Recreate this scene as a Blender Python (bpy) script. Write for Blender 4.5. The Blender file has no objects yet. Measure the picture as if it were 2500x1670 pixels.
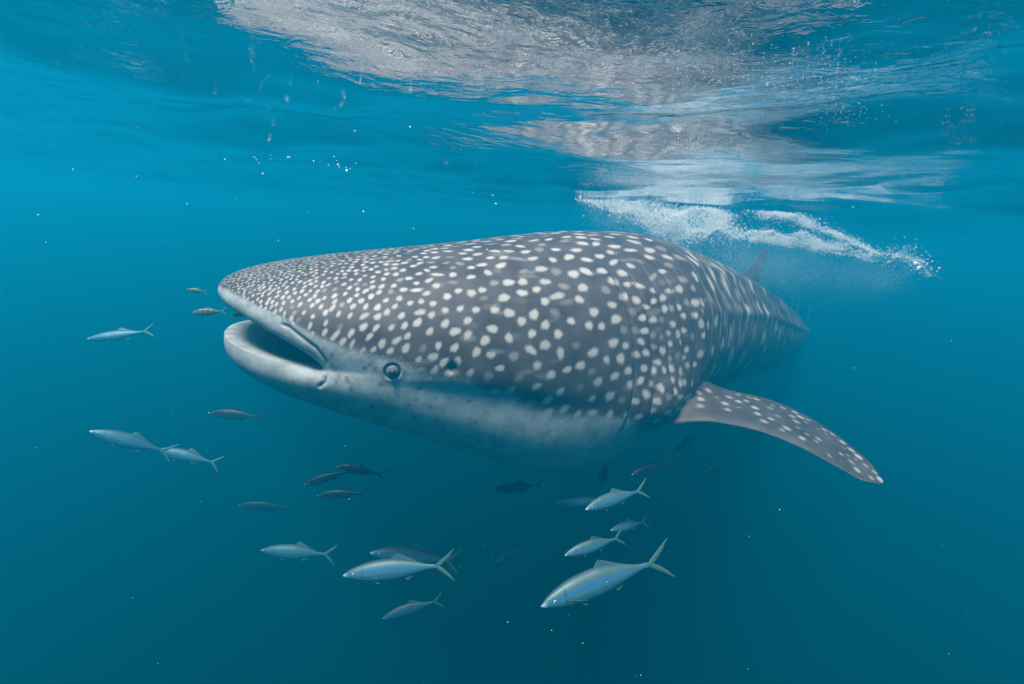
import bpy, math
import numpy as np
from mathutils import Vector, Matrix

rng = np.random.default_rng(7)
SC = bpy.context.scene
COL = SC.collection
R = math.radians

# ------------------------------------------------------------------ camera
DEPTH = 0.29                      # camera this far under the mean water surface (z = 0)
TILT, ROLL = R(13.9), R(4.2)
CAM = np.array([0.0, 0.0, -DEPTH])
_f = np.array([0, math.cos(TILT), -math.sin(TILT)])
_u0 = np.array([0, math.sin(TILT), math.cos(TILT)])
_x0 = np.array([1.0, 0, 0])
RIGHT = _x0 * math.cos(ROLL) + _u0 * math.sin(ROLL)
UP = -_x0 * math.sin(ROLL) + _u0 * math.cos(ROLL)
FPX = 16.0 / 36.0 * 2500.0        # focal length in photo pixels
cam = bpy.data.cameras.new('camera')
cam.lens = 16.0
cam.sensor_width = 36.0
cam.clip_start = 0.02
cam.clip_end = 500.0
cam_o = bpy.data.objects.new('camera', cam)
COL.objects.link(cam_o)
M = Matrix.Identity(4)
for i in range(3):
    M[i][0], M[i][1], M[i][2], M[i][3] = RIGHT[i], UP[i], -_f[i], CAM[i]
cam_o.matrix_world = M
SC.camera = cam_o

def at(px, py, d):
    """photo pixel (2500 x 1670) at depth d metres in front of the camera -> world point"""
    return CAM + d * (_f + RIGHT * ((px - 1250.0) / FPX) + UP * ((835.0 - py) / FPX))

def proj(P):
    v = np.asarray(P) - CAM
    d = v @ _f
    return 1250 + FPX * (v @ RIGHT) / d, 835 - FPX * (v @ UP) / d, d

# ------------------------------------------------------------------ light
SUN_DIR = np.array([0.17, 0.34, -0.925])
SUN_DIR = SUN_DIR / np.linalg.norm(SUN_DIR)
sun = bpy.data.lights.new('sun', 'SUN')
sun.energy = 5.0
sun.angle = R(16)      # ripples on the surface spread the sun's disc
sun.color = (1.0, 0.96, 0.90)
sun_o = bpy.data.objects.new('sun', sun)
sun_o.rotation_euler = Vector(SUN_DIR).to_track_quat('-Z', 'Y').to_euler()
sun_o.location = (0, 0, 12)
COL.objects.link(sun_o)

W = bpy.data.worlds.new('World')
SC.world = W
W.use_nodes = True
nt = W.node_tree
nt.nodes.clear()
wo = nt.nodes.new('ShaderNodeOutputWorld')
bg = nt.nodes.new('ShaderNodeBackground')
sky = nt.nodes.new('ShaderNodeTexSky')
sky.sky_type = 'NISHITA'
sky.sun_disc = False
sky.sun_elevation = math.asin(-SUN_DIR[2])
sky.sun_rotation = math.atan2(-SUN_DIR[0], -SUN_DIR[1])
bg.inputs['Strength'].default_value = 0.12
nt.links.new(sky.outputs[0], bg.inputs[0])
nt.links.new(bg.outputs[0], wo.inputs[0])

SC.view_settings.view_transform = 'Standard'
SC.view_settings.look = 'None'
SC.view_settings.gamma = 1.0
SC.view_settings.exposure = 1.42
SC.view_settings.use_curve_mapping = False
cy = SC.cycles
cy.use_denoising = True
try:
    cy.denoiser = 'OPENIMAGEDENOISE'
except Exception:
    pass
cy.max_bounces = 8
cy.diffuse_bounces = 2
cy.glossy_bounces = 3
cy.transmission_bounces = 4
cy.volume_bounces = 0
cy.transparent_max_bounces = 12
cy.sample_clamp_indirect = 6.0

# ------------------------------------------------------------------ helpers
def tag(o, label=None, category=None, group=None, kind=None):
    if label: o['label'] = label
    if category: o['category'] = category
    if group: o['group'] = group
    if kind: o['kind'] = kind
    return o

def mesh_from(name, V, F, smooth=True):
    """V (n,3) floats, F (m,k) ints, k = 3 or 4"""
    V = np.asarray(V, dtype=np.float32)
    F = np.asarray(F, dtype=np.int32)
    k = F.shape[1]
    me = bpy.data.meshes.new(name)
    me.vertices.add(len(V))
    me.vertices.foreach_set('co', V.ravel())
    me.loops.add(F.size)
    me.loops.foreach_set('vertex_index', F.ravel())
    me.polygons.add(len(F))
    me.polygons.foreach_set('loop_start', np.arange(0, F.size, k, dtype=np.int32))
    me.polygons.foreach_set('loop_total', np.full(len(F), k, dtype=np.int32))
    if smooth:
        me.polygons.foreach_set('use_smooth', np.ones(len(F), dtype=bool))
    me.update()
    me.validate()
    return me

def col_attr(me, C, name='pattern'):
    a = me.color_attributes.new(name, 'FLOAT_COLOR', 'POINT')
    C = np.asarray(C, dtype=np.float32)
    if C.shape[1] == 3:
        C = np.hstack([C, np.ones((len(C), 1), np.float32)])
    a.data.foreach_set('color', C.ravel())

def grid_faces(nr, nc, wrap=True, off=0, flip=False):
    r = np.arange(nr - 1)[:, None]
    c = np.arange(nc if wrap else nc - 1)[None, :]
    c2 = (c + 1) % nc
    a = r * nc + c; b = r * nc + c2; d = (r + 1) * nc + c2; e = (r + 1) * nc + c
    F = np.stack([a, b, d, e], -1).reshape(-1, 4) + off
    return F[:, ::-1] if flip else F

def link(name, me, mat=None, parent=None):
    o = bpy.data.objects.new(name, me)
    if mat is not None:
        me.materials.clear(); me.materials.append(mat)
    COL.objects.link(o)
    if parent is not None:
        o.parent = parent
    return o

def new_mat(name):
    m = bpy.data.materials.new(name)
    m.use_nodes = True
    t = m.node_tree
    t.nodes.clear()
    out = t.nodes.new('ShaderNodeOutputMaterial')
    return m, t, out

def smooth(a, b, x):
    t = np.clip((x - a) / (b - a), 0, 1)
    return t * t * (3 - 2 * t)

def value_noise(P, freq, seed=0):
    """cheap smooth 3D noise in -1..1 made of random sines"""
    r = np.random.default_rng(seed)
    out = np.zeros(len(P))
    for k in range(7):
        d = r.normal(size=3); d /= np.linalg.norm(d)
        out += np.sin(P @ d * freq * r.uniform(0.6, 1.6) + r.uniform(0, 6.28))
    return out / 3.2

# ------------------------------------------------------------------ materials
def mat_plain(name, col, rough=0.5, spec=0.5, noise=0.0, scale=40):
    m, t, out = new_mat(name)
    b = t.nodes.new('ShaderNodeBsdfPrincipled')
    b.inputs['Roughness'].default_value = rough
    b.inputs['Specular IOR Level'].default_value = spec
    b.inputs['Base Color'].default_value = (*col, 1)
    if noise:
        n = t.nodes.new('ShaderNodeTexNoise'); n.inputs['Scale'].default_value = scale
        mx = t.nodes.new('ShaderNodeMixRGB'); mx.blend_type = 'MULTIPLY'; mx.inputs[0].default_value = noise
        mx.inputs[1].default_value = (*col, 1)
        t.links.new(n.outputs[0], mx.inputs[2]); t.links.new(mx.outputs[0], b.inputs['Base Color'])
    t.links.new(b.outputs[0], out.inputs[0])
    return m

def mat_shark():
    m, t, out = new_mat('shark_skin')
    N = t.nodes.new; L = t.links.new
    att = N('ShaderNodeAttribute'); att.attribute_name = 'pattern'
    sep = N('ShaderNodeSeparateColor'); L(att.outputs['Color'], sep.inputs[0])
    tc = N('ShaderNodeTexCoord')
    fine = N('ShaderNodeTexNoise'); fine.inputs['Scale'].default_value = 190; fine.inputs['Detail'].default_value = 3
    L(tc.outputs['Object'], fine.inputs['Vector'])
    mid = N('ShaderNodeTexNoise'); mid.inputs['Scale'].default_value = 9; mid.inputs['Detail'].default_value = 5
    L(tc.outputs['Object'], mid.inputs['Vector'])
    # dark skin, slightly mottled
    base = N('ShaderNodeValToRGB')
    base.color_ramp.elements[0].position = 0.3; base.color_ramp.elements[0].color = (0.033, 0.023, 0.022, 1)
    base.color_ramp.elements[1].position = 0.72; base.color_ramp.elements[1].color = (0.073, 0.055, 0.052, 1)
    L(mid.outputs[0], base.inputs[0])
    # pale lower side; grain decides the dithered transition
    pg = N('ShaderNodeMath'); pg.operation = 'MULTIPLY_ADD'; pg.inputs[1].default_value = 0.9; pg.inputs[2].default_value = -0.45
    L(fine.outputs[0], pg.inputs[0])
    psum = N('ShaderNodeMath'); psum.operation = 'ADD'; L(sep.outputs[1], psum.inputs[0]); L(pg.outputs[0], psum.inputs[1])
    pm = N('ShaderNodeMapRange'); pm.interpolation_type = 'SMOOTHSTEP'
    pm.inputs['From Min'].default_value = 0.15; pm.inputs['From Max'].default_value = 0.85
    L(psum.outputs[0], pm.inputs['Value'])
    pc = N('ShaderNodeValToRGB'); pc.color_ramp.elements[0].position = 0.32; pc.color_ramp.elements[0].color = (0.15, 0.15, 0.15, 1)
    pc.color_ramp.elements[1].position = 0.62; pc.color_ramp.elements[1].color = (0.29, 0.285, 0.275, 1)
    m2 = N('ShaderNodeTexNoise'); m2.inputs['Scale'].default_value = 17; m2.inputs['Detail'].default_value = 7; m2.inputs['Roughness'].default_value = .65
    L(tc.outputs['Object'], m2.inputs['Vector']); L(m2.outputs[0], pc.inputs[0])
    mixp = N('ShaderNodeMixRGB'); L(pc.outputs[0], mixp.inputs[2])
    L(pm.outputs[0], mixp.inputs[0]); L(base.outputs[0], mixp.inputs[1])
    # spots with grainy rims
    sg = N('ShaderNodeMath'); sg.operation = 'MULTIPLY_ADD'; sg.inputs[1].default_value = 0.55; sg.inputs[2].default_value = -0.275
    L(fine.outputs[0], sg.inputs[0])
    gate = N('ShaderNodeMath'); gate.operation = 'MULTIPLY'; L(sep.outputs[0], gate.inputs[0]); gate.inputs[1].default_value = 1.0
    ssum = N('ShaderNodeMath'); ssum.operation = 'MULTIPLY_ADD'
    L(gate.outputs[0], ssum.inputs[0]); ssum.inputs[1].default_value = 1.0
    sm = N('ShaderNodeMath'); sm.operation = 'MULTIPLY'; L(gate.outputs[0], sm.inputs[0]); L(sg.outputs[0], sm.inputs[1])
    L(sm.outputs[0], ssum.inputs[2])
    cl = N('ShaderNodeClamp'); L(ssum.outputs[0], cl.inputs[0])
    mixs = N('ShaderNodeMixRGB'); mixs.inputs[2].default_value = (0.355, 0.305, 0.27, 1)
    L(cl.outputs[0], mixs.inputs[0]); L(mixp.outputs[0], mixs.inputs[1])
    # dark tone: freckles, grooves, shade painted on the mouth lining
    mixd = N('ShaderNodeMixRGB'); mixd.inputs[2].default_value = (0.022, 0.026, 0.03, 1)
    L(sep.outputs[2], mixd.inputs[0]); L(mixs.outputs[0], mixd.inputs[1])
    b = N('ShaderNodeBsdfPrincipled')
    L(mixd.outputs[0], b.inputs['Base Color'])
    b.inputs['Roughness'].default_value = 0.55
    b.inputs['Specular IOR Level'].default_value = 0.25
    bump = N('ShaderNodeBump'); bump.inputs['Strength'].default_value = 0.25; bump.inputs['Distance'].default_value = 0.004
    L(fine.outputs[0], bump.inputs['Height']); L(bump.outputs[0], b.inputs['Normal'])
    L(b.outputs[0], out.inputs[0])
    return m

def mat_fish():
    m, t, out = new_mat('fish_skin')
    N = t.nodes.new; L = t.links.new
    att = N('ShaderNodeAttribute'); att.attribute_name = 'pattern'
    n = N('ShaderNodeTexNoise'); n.inputs['Scale'].default_value = 120
    tc = N('ShaderNodeTexCoord'); L(tc.outputs['Object'], n.inputs['Vector'])
    mr = N('ShaderNodeMapRange'); mr.inputs['To Min'].default_value = 0.55; mr.inputs['To Max'].default_value = 1.0
    L(n.outputs[0], mr.inputs['Value'])
    mx = N('ShaderNodeMixRGB'); mx.blend_type = 'MULTIPLY'; mx.inputs[0].default_value = 1
    L(att.outputs['Color'], mx.inputs[1]); L(mr.outputs[0], mx.inputs[2])
    b = N('ShaderNodeBsdfPrincipled'); L(mx.outputs[0], b.inputs['Base Color'])
    b.inputs['Roughness'].default_value = 0.5; b.inputs['Specular IOR Level'].default_value = 0.4; b.inputs['Metallic'].default_value = 0.35
    L(b.outputs[0], out.inputs[0])
    return m

def mat_water():
    m, t, out = new_mat('water_surface')
    N = t.nodes.new; L = t.links.new
    tc = N('ShaderNodeTexCoord')
    mp = N('ShaderNodeMapping'); mp.inputs['Scale'].default_value = (1.0, 1.5, 1.0); mp.inputs['Rotation'].default_value = (0, 0, R(20))
    L(tc.outputs['Object'], mp.inputs['Vector'])
    n1 = N('ShaderNodeTexNoise'); n1.inputs['Scale'].default_value = 16; n1.inputs['Detail'].default_value = 4; n1.inputs['Distortion'].default_value = 0.4
    L(mp.outputs[0], n1.inputs['Vector'])
    n2 = N('ShaderNodeTexNoise'); n2.inputs['Scale'].default_value = 1.1; n2.inputs['Detail'].default_value = 2
    L(mp.outputs[0], n2.inputs['Vector'])
    pr = N('ShaderNodeMapRange'); pr.inputs['From Min'].default_value = 0.35; pr.inputs['From Max'].default_value = 0.65
    pr.inputs['To Min'].default_value = 0.15; pr.inputs['To Max'].default_value = 1.0
    L(n2.outputs[0], pr.inputs['Value'])
    mul = N('ShaderNodeMath'); mul.operation = 'MULTIPLY'; L(n1.outputs[0], mul.inputs[0]); L(pr.outputs[0], mul.inputs[1])
    bump = N('ShaderNodeBump'); bump.inputs['Strength'].default_value = 1.0; bump.inputs['Distance'].default_value = 0.006
    L(mul.outputs[0], bump.inputs['Height'])
    fr = N('ShaderNodeFresnel'); fr.inputs['IOR'].default_value = 1.333; L(bump.outputs[0], fr.inputs['Normal'])
    tr = N('ShaderNodeBsdfTransparent')
    gl = N('ShaderNodeBsdfGlossy'); gl.inputs['Roughness'].default_value = 0.0
    gl.inputs['Color'].default_value = (1, 1, 1, 1); L(bump.outputs[0], gl.inputs['Normal'])
    mx = N('ShaderNodeMixShader'); L(fr.outputs[0], mx.inputs[0]); L(tr.outputs[0], mx.inputs[1]); L(gl.outputs[0], mx.inputs[2])
    L(mx.outputs[0], out.inputs[0])
    return m

def mat_haze():
    m, t, out = new_mat('sea_water')
    v = t.nodes.new('ShaderNodeVolumePrincipled')
    v.inputs['Density'].default_value = 0.215
    v.inputs['Color'].default_value = (0.002, 0.53, 0.95, 1)
    v.inputs['Absorption Color'].default_value = (0, 0.02, 0, 1)
    v.inputs['Anisotropy'].default_value = 0.5
    t.links.new(v.outputs[0], out.inputs['Volume'])
    return m

# ------------------------------------------------------------------ the sea: surface, body of water, bed
def warp_axis(n, lo, hi, c, k):
    """n samples from lo to hi, densest round c"""
    a, b = math.asinh((lo - c) / k), math.asinh((hi - c) / k)
    return c + k * np.sinh(np.linspace(a, b, n))

def build_sea():
    xs = warp_axis(620, -70, 70, 0.3, 1.3)
    ys = warp_axis(560, -12, 80, 1.4, 1.1)
    X, Y = np.meshgrid(xs, ys)
    sp = np.maximum(np.gradient(xs)[None, :], np.gradient(ys)[:, None])
    r = np.random.default_rng(21)
    Z = np.zeros_like(X)
    for lam, slope, cnt in ((3.2, .026, 5), (1.7, .044, 6), (0.9, .054, 8), (0.5, .058, 9), (0.28, .048, 10), (0.16, .034, 10)):
        for k in range(cnt):
            l = lam * r.uniform(.75, 1.3)
            d = R(72) + r.normal() * 0.75
            kk = 2 * math.pi / l
            amp = slope / kk * math.sqrt(2.0 / cnt) * r.uniform(.6, 1.3)
            ph = kk * (X * math.cos(d) + Y * math.sin(d)) + r.uniform(0, 6.28)
            fade = np.clip((l / sp - 3) / 4, 0, 1)
            Z += amp * fade * np.sin(ph + 0.35 * np.sin(ph * .5 + k))
    V = np.stack([X, Y, Z], -1).reshape(-1, 3)
    me = mesh_from('water', V, grid_faces(len(ys), len(xs), wrap=False))
    o = link('water', me, mat_water())
    tag(o, 'rippled underside of the sea surface mirroring the shark', None, None, 'structure')
    # bed
    n = 60
    gx = np.linspace(-75, 75, n)
    X, Y = np.meshgrid(gx, gx)
    Z = -32 + 0.6 * np.sin(X * .21) * np.cos(Y * .17) + r.normal(size=X.shape) * .08
    me = mesh_from('seabed', np.stack([X, Y + 30, Z], -1).reshape(-1, 3), grid_faces(n, n, wrap=False))
    o = link('seabed', me, mat_plain('sand', (0.28, 0.25, 0.2), 0.9, 0.1, 0.5, 3))
    tag(o, kind='structure')
    # the water itself
    x0, x1, y0, y1, z0, z1 = -69, 69, -11.5, 79, -34, 0.22
    V = [(x, y, z) for z in (z0, z1) for y in (y0, y1) for x in (x0, x1)]
    F = [(0, 2, 3, 1), (4, 5, 7, 6), (0, 1, 5, 4), (2, 6, 7, 3), (0, 4, 6, 2), (1, 3, 7, 5)]
    me = mesh_from('haze', V, F, smooth=False)
    o = link('haze', me, mat_haze())
    tag(o, kind='stuff')

build_sea()

# ------------------------------------------------------------------ whale shark
SKIN = mat_shark()
LEN = 8.6
_S = np.linspace(0, LEN, 1800)
_A = np.interp(_S, [0, 1.0, 1.7, 2.4, 3.2, 4.2, 5.8, 7.2, LEN], np.radians([29, 29, 31, 38, 46, 48, 49, 52, 56]))
_ds = _S[1] - _S[0]
_CX = -1.14 + np.concatenate([[0], np.cumsum(np.cos(_A[:-1]) * _ds)])
_CY = 1.76 + np.concatenate([[0], np.cumsum(np.sin(_A[:-1]) * _ds)])
# heights relative to the camera, turned into world z below
KS = [0.0, 0.45, 0.95, 1.3, 1.6, 2.0, 2.5, 3.0, 3.5, 4.5, 5.5, 6.5, 7.5, LEN]
KT = [-.17, -.150, -.085, -.03, .01, .03, -.03, -.12, -.215, -.43, -.66, -.90, -1.10, -1.22]
KB = [-.58, -.80, -1.065, -1.235, -1.30, -1.19, -1.09, -1.09, -1.13, -1.24, -1.28, -1.31, -1.32, -1.33]
KW = [.44, .54, .61, .645, .655, .63, .52, .475, .44, .37, .29, .20, .12, .05]
def pchip(xk, yk, x):
    xk = np.asarray(xk, float); yk = np.asarray(yk, float)
    h = np.diff(xk); d = np.diff(yk) / h
    m = np.zeros_like(yk)
    m[0], m[-1] = d[0], d[-1]
    for i in range(1, len(xk) - 1):
        if d[i - 1] * d[i] > 0:
            w1, w2 = 2 * h[i] + h[i - 1], h[i] + 2 * h[i - 1]
            m[i] = (w1 + w2) / (w1 / d[i - 1] + w2 / d[i])
    i = np.clip(np.searchsorted(xk, x) - 1, 0, len(xk) - 2)
    t = (x - xk[i]) / h[i]
    return ((1 + 2 * t) * (1 - t) ** 2 * yk[i] + t * (1 - t) ** 2 * h[i] * m[i] + t * t * (3 - 2 * t) * yk[i + 1] + t * t * (t - 1) * h[i] * m[i + 1])

def spine(s):
    a = np.interp(s, _S, _A)
    cx = np.interp(s, _S, _CX) + np.minimum(s, 0) * np.cos(_A[0])
    cyy = np.interp(s, _S, _CY) + np.minimum(s, 0) * np.sin(_A[0])
    return a, cx, cyy

GILLS = [1.50, 1.60, 1.70, 1.79, 1.875]
def ring(s, th):
    """outer body surface; s, th arrays that broadcast"""
    s, th = np.broadcast_arrays(np.asarray(s, float), np.asarray(th, float))
    a, cx, cyy = spine(s)
    zt, zb, w = pchip(KS, KT, s), pchip(KS, KB, s), pchip(KS, KW, s)
    zw = zt * .5 + zb * .5 - .02 * smooth(2.2, 1.2, s)
    c, sn = np.cos(th), np.sin(th)
    head = smooth(2.6, 1.6, s)
    pu = 2.0 + 0.25 * head
    e = 2.0 / pu
    y = w * np.sign(c) * np.abs(c) ** e
    z = np.where(sn > 0, zt - zw, zw - zb) * np.sign(sn) * np.abs(sn) ** (e)
    # fold under the eye, on both sides
    side = np.where(c > 0, np.arctan2(sn, np.abs(c)), np.arctan2(sn, np.abs(c)))
    # gill flaps: saw-tooth steps that lean back towards the bottom
    sg = s - 0.10 * np.cos(side * 1.2) + 0.04
    amt = smooth(-.55, -.22, side) * smooth(.95, .6, side)
    g = np.zeros_like(s)
    for k, gs in enumerate(GILLS):
        dd = sg - gs
        g += np.where(dd < 0, np.exp(dd / .05) * .010, 0) - np.exp(-(dd / .010) ** 2) * .014
    # last flap edge: the gill cover stands well proud of the trunk
    g += .030 * (np.where(sg < 1.94, np.exp((sg - 1.94) / .16), np.exp(-(sg - 1.94) / .02)) )
    k = 1 + g * amt / np.maximum(w, .1)
    # long ridges along the trunk
    rid = .014 * smooth(1.5, 2.6, s) * (np.exp(-((side - .85) / .08) ** 2) + np.exp(-((side - .35) / .08) ** 2)) * smooth(LEN, 5, s)
    k = k + rid / np.maximum(w, .1)
    y, z = y * k, z * k
    return np.stack([cx + y * np.sin(a), cyy - y * np.cos(a), zw + z - DEPTH], -1)

NT = 480
TH = np.linspace(0, 2 * math.pi, NT, endpoint=False)
U0 = 0.95
MW, MC = 0.42, 0.32                # mouth half width, how far the corners lie behind the front
def rim(th):
    c, sn = np.cos(th), np.sin(th)
    s = MC * (1 - np.abs(sn) ** 1.15) - 0.01 + np.where(sn < 0, .0, 0.0)
    y = MW * np.sign(c) * np.abs(c) ** .95
    z = -.395 - .135 * (1 - np.abs(sn)) ** 1.2 + np.where(sn > 0, .062, -.085) * np.abs(sn) ** .6
    a, cx, cyy = spine(s)
    return np.stack([cx + y * np.sin(a), cyy - y * np.cos(a), z - DEPTH], -1)

def bez(P0, P1, P2, P3, u):
    u = u[:, None, None]
    return (1 - u) ** 3 * P0 + 3 * u * (1 - u) ** 2 * P1 + 3 * u * u * (1 - u) * P2 + u ** 3 * P3

def build_body():
    a0 = _A[0]
    fwd = np.array([-math.cos(a0), -math.sin(a0), 0])
    lat = np.array([math.sin(a0), -math.cos(a0), 0])
    up = np.array([0, 0, 1.0])
    c, sn = np.cos(TH), np.sin(TH)
    R0 = rim(TH)
    k_up = np.where(sn > 0, .135, .205) * np.sign(sn) * np.abs(sn) ** .9
    T0 = fwd * (np.where(sn > 0, .085, .05) * np.abs(sn) ** .7)[:, None] + up * k_up[:, None] + lat * (.055 * c)[:, None]
    Pe = ring(np.full(NT, U0), TH)
    dP = (ring(np.full(NT, U0 + .02), TH) - Pe) / .02
    span = (U0 - MC * (1 - np.abs(sn) ** 1.15))[:, None]
    P1 = R0 + T0
    P2 = Pe - dP * span * .52
    uf = np.linspace(0, 1, 300) ** 1.25
    outer = bez(R0, P1, P2, Pe, uf)
    # lining of the mouth
    cen = np.array([spine(.62)[1], spine(.62)[2], -.50 - DEPTH])
    Pc = cen + lat * (.34 * c)[:, None] + up * (np.where(sn > 0, .16, .2) * sn)[:, None]
    thick = np.where(sn > 0, .10, .30)
    I1 = R0 - T0 * np.where(sn > 0, .30, -.05)[:, None] + fwd * -.03
    I1 = np.where((sn < 0)[:, None], R0 + up * .02 * np.abs(sn)[:, None] - fwd * (.07 * np.abs(sn))[:, None] - lat * (.05 * c)[:, None], I1)
    I2 = Pc + fwd * .22
    ui = np.linspace(1, 0, 70)[:-1] ** 1.3
    inner = bez(R0, I1, I2, Pc, ui)
    sc = np.linspace(0.02, 1, 14)[:-1]
    back = np.stack([cen - fwd * (.28 * math.sqrt(max(0, 1 - q * q))) + (Pc - cen) * q for q in sc])
    sr = np.concatenate([np.arange(U0, 2.35, .0052)[1:], np.linspace(2.35, LEN, 250)])
    trunk = ring(sr[:, None], TH[None, :])
    tail = spine(LEN)
    tip = np.array([tail[1] + .1 * math.cos(tail[0]), tail[2] + .1 * math.sin(tail[0]), -1.26 - DEPTH])
    end = tip + (trunk[-1] - tip) * .02
    G = np.concatenate([back, inner, outer, trunk, end[None]], 0)
    nb, ni, no = len(back), len(inner), len(outer)
    row_rim = nb + ni
    nr = len(G)
    s_row = np.concatenate([np.full(nb + ni, 0.3), uf * U0, sr, [LEN]])
    ax = ((G[..., 0] + 1.14) * math.cos(a0) + (G[..., 1] - 1.76) * math.sin(a0))
    s_of = np.where(np.arange(nr)[:, None] < row_rim + no, ax, s_row[:, None])
    P = G.reshape(-1, 3).copy()
    S = s_of.reshape(-1)
    TT = np.broadcast_to(TH[None], (nr, NT)).reshape(-1)
    side = np.arctan2(np.sin(TT), np.abs(np.cos(TT)))
    near = np.cos(TT) > 0
    rows = np.repeat(np.arange(nr), NT)
    outer_m = rows >= row_rim
    # distance along the skin from the lip
    seg = np.linalg.norm(np.diff(G, axis=0), axis=2)
    dl = np.zeros((nr, NT)); dl[1:] = np.cumsum(seg, 0); dl -= dl[row_rim]
    dl = dl.reshape(-1)
    # normals
    dr = np.gradient(G, axis=0); dc = np.roll(G, -1, 1) - np.roll(G, 1, 1)
    nrm = np.cross(dr, dc).reshape(-1, 3); nrm /= np.maximum(np.linalg.norm(nrm, axis=1, keepdims=True), 1e-9)
    mid_axis = np.stack([*spine(S)[1:], P[:, 2] * 0 - .6 - DEPTH], -1)
    flip = np.sign(np.sum(nrm * (P - mid_axis), 1))
    flip[flip == 0] = 1
    nrm = nrm * np.where(outer_m, flip, 1)[:, None]

    # ---- pale lower side
    th_line = np.interp(S, [.0, .3, .6, .9, 1.3, 1.6, 1.9, 2.3, 3.0, 9], [.55, .30, .06, -.06, -.16, -.26, -.52, -.70, -.80, -.8])
    wob = value_noise(P, 14, 3) * .05 + value_noise(P, 45, 4) * .02
    pale = smooth(.10, -.12, side - th_line + wob)
    lipband = np.interp(side, [-1.6, 0, .3, .8, 1.6], [.3, .26, .17, .09, .045])
    pale = np.maximum(pale, smooth(1.15, .55, dl / lipband + wob * 3))
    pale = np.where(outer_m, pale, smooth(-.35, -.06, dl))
    dark = np.where(outer_m, 0, smooth(-.05, -.22, dl) * (1 - .35 * smooth(.3, .9, np.sin(TT * 26 + 3 * dl))) * (1 - .6 * smooth(.55, .95, np.sin(dl * 95 + 1.5 * np.sin(TT * 2))) * smooth(-.40, -.1, dl)))  # lining darkens inward: shade of the open mouth put into its colour

    # ---- freckles on the pale cheek and jaw
    def blobs(idx, ra, rb, val, field, ang=None, soft=.5, irregular=.12):
        for q, i0 in enumerate(idx):
            r0, c0 = divmod(int(i0), NT)
            if r0 < 2 or r0 > nr - 3: continue
            e1 = G[r0 + 1, c0] - G[r0 - 1, c0]; m1 = np.linalg.norm(e1) / 2; e1 = e1 / (2 * m1)
            e2 = G[r0, (c0 + 1) % NT] - G[r0, c0 - 1]; m2 = np.linalg.norm(e2) / 2; e2 = e2 / (2 * m2)
            if ang is not None:
                ca, sa = math.cos(ang[q]), math.sin(ang[q])
                e1, e2 = e1 * ca + e2 * sa, e2 * ca - e1 * sa
            rm = 1.7 * max(ra[q], rb[q])
            hr, hc = min(90, int(rm / max(m1, .0008)) + 2), min(110, int(rm / max(m2, .0008)) + 2)
            rr = np.arange(max(1, r0 - hr), min(nr - 1, r0 + hr + 1))
            cc = np.arange(c0 - hc, c0 + hc + 1) % NT
            D = G[np.ix_(rr, cc)] - G[r0, c0]
            x, y = D @ e1 / ra[q], D @ e2 / rb[q]
            q2 = np.sqrt(x * x + y * y)
            an = np.arctan2(y, x)
            ph = rng.uniform(0, 6.28, 3)
            q2 = q2 * (1 + irregular * (.6 * np.sin(2 * an + ph[0]) + .5 * np.sin(3 * an + ph[1]) + .35 * np.sin(5 * an + ph[2])))
            v = val[q] * smooth(1 + soft, 1 - soft * .6, q2)
            fi = (rr[:, None] * NT + cc[None, :]).ravel()
            field[fi] = np.maximum(field[fi], v.ravel())

    spot = np.zeros(len(P))
    # ---- spot centres by dart throwing, spacing follows the place on the body
    cand_area = np.linalg.norm(np.cross(dr, dc / 2), axis=2).reshape(-1)
    ok = outer_m & (S < 8.0) & (side > -1.0)
    def spacing(S, side):
        top = smooth(.3, 1.1, side)
        a = np.interp(S, [-.1, .15, .4, .7, 1.0, 1.45, 1.6, 1.85, 2.05, 2.3, 3, 9], [.026, .032, .050, .068, .094, .098, .080, .066, .10, .17, .20, .20])
        b = np.interp(S, [-.1, .15, .4, .7, 1.0, 1.45, 1.6, 1.85, 2.05, 2.3, 3, 9], [.021, .025, .036, .056, .090, .110, .110, .115, .13, .17, .20, .20])
        return (a * (1 - top) + b * top) * (.635 + .11 * smooth(1.5, 2.1, S))
    pr = np.where(ok, cand_area, 0) / spacing(S, side) ** 2; pr /= pr.sum()
    cand = rng.choice(len(P), 90000, p=pr)
    chosen = np.empty((6000, 3)); n = 0; ids = []
    for i in cand:
        sp = spacing(S[i], side[i])
        if n == 0 or np.min(np.sum((chosen[:n] - P[i]) ** 2, 1)) > sp * sp:
            chosen[n] = P[i]; n += 1; ids.append(int(i))
            if n >= 6000: break
    ids = np.array(ids)
    sp = spacing(S[ids], side[ids])
    k = rng.uniform(.235, .33, len(ids))
    faint = rng.random(len(ids)) < np.interp(S[ids], [.2, .7, 2.0], [.10, .17, .28])
    val = np.where(faint, rng.uniform(.22, .5, len(ids)), rng.uniform(.82, 1.0, len(ids)))
    elong = 1 + 1.1 * smooth(.4, 1.1, side[ids]) * smooth(.4, .9, S[ids]) * rng.random(len(ids)) + .45 * rng.random(len(ids))
    big = rng.random(len(ids)) < .08
    elong = np.where(big, elong * 1.7, elong)
    k = np.where(big, k * 1.12, k)
    trunk_m = S[ids] > 2.05
    k = np.where(trunk_m, k * .8, k)
    ra, rb = sp * k * np.sqrt(elong), sp * k / np.sqrt(elong)
    ang = rng.normal(0, .3, len(ids)) + np.where((side[ids] < .35) & (rng.random(len(ids)) < .4), rng.uniform(-1.5, 1.5, len(ids)), 0)
    ra2 = np.where(trunk_m, rb, ra); rb2 = np.where(trunk_m, ra * 1.25, rb)
    blobs(ids, ra2, rb2, val, spot, ang * np.where(trunk_m, .4, 1))
    # faint streaks between the spots on the back
    m = np.where(ok & (S > .55) & (S < 2.6) & (side > -.1))[0]
    st = rng.choice(m, 160)
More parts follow.
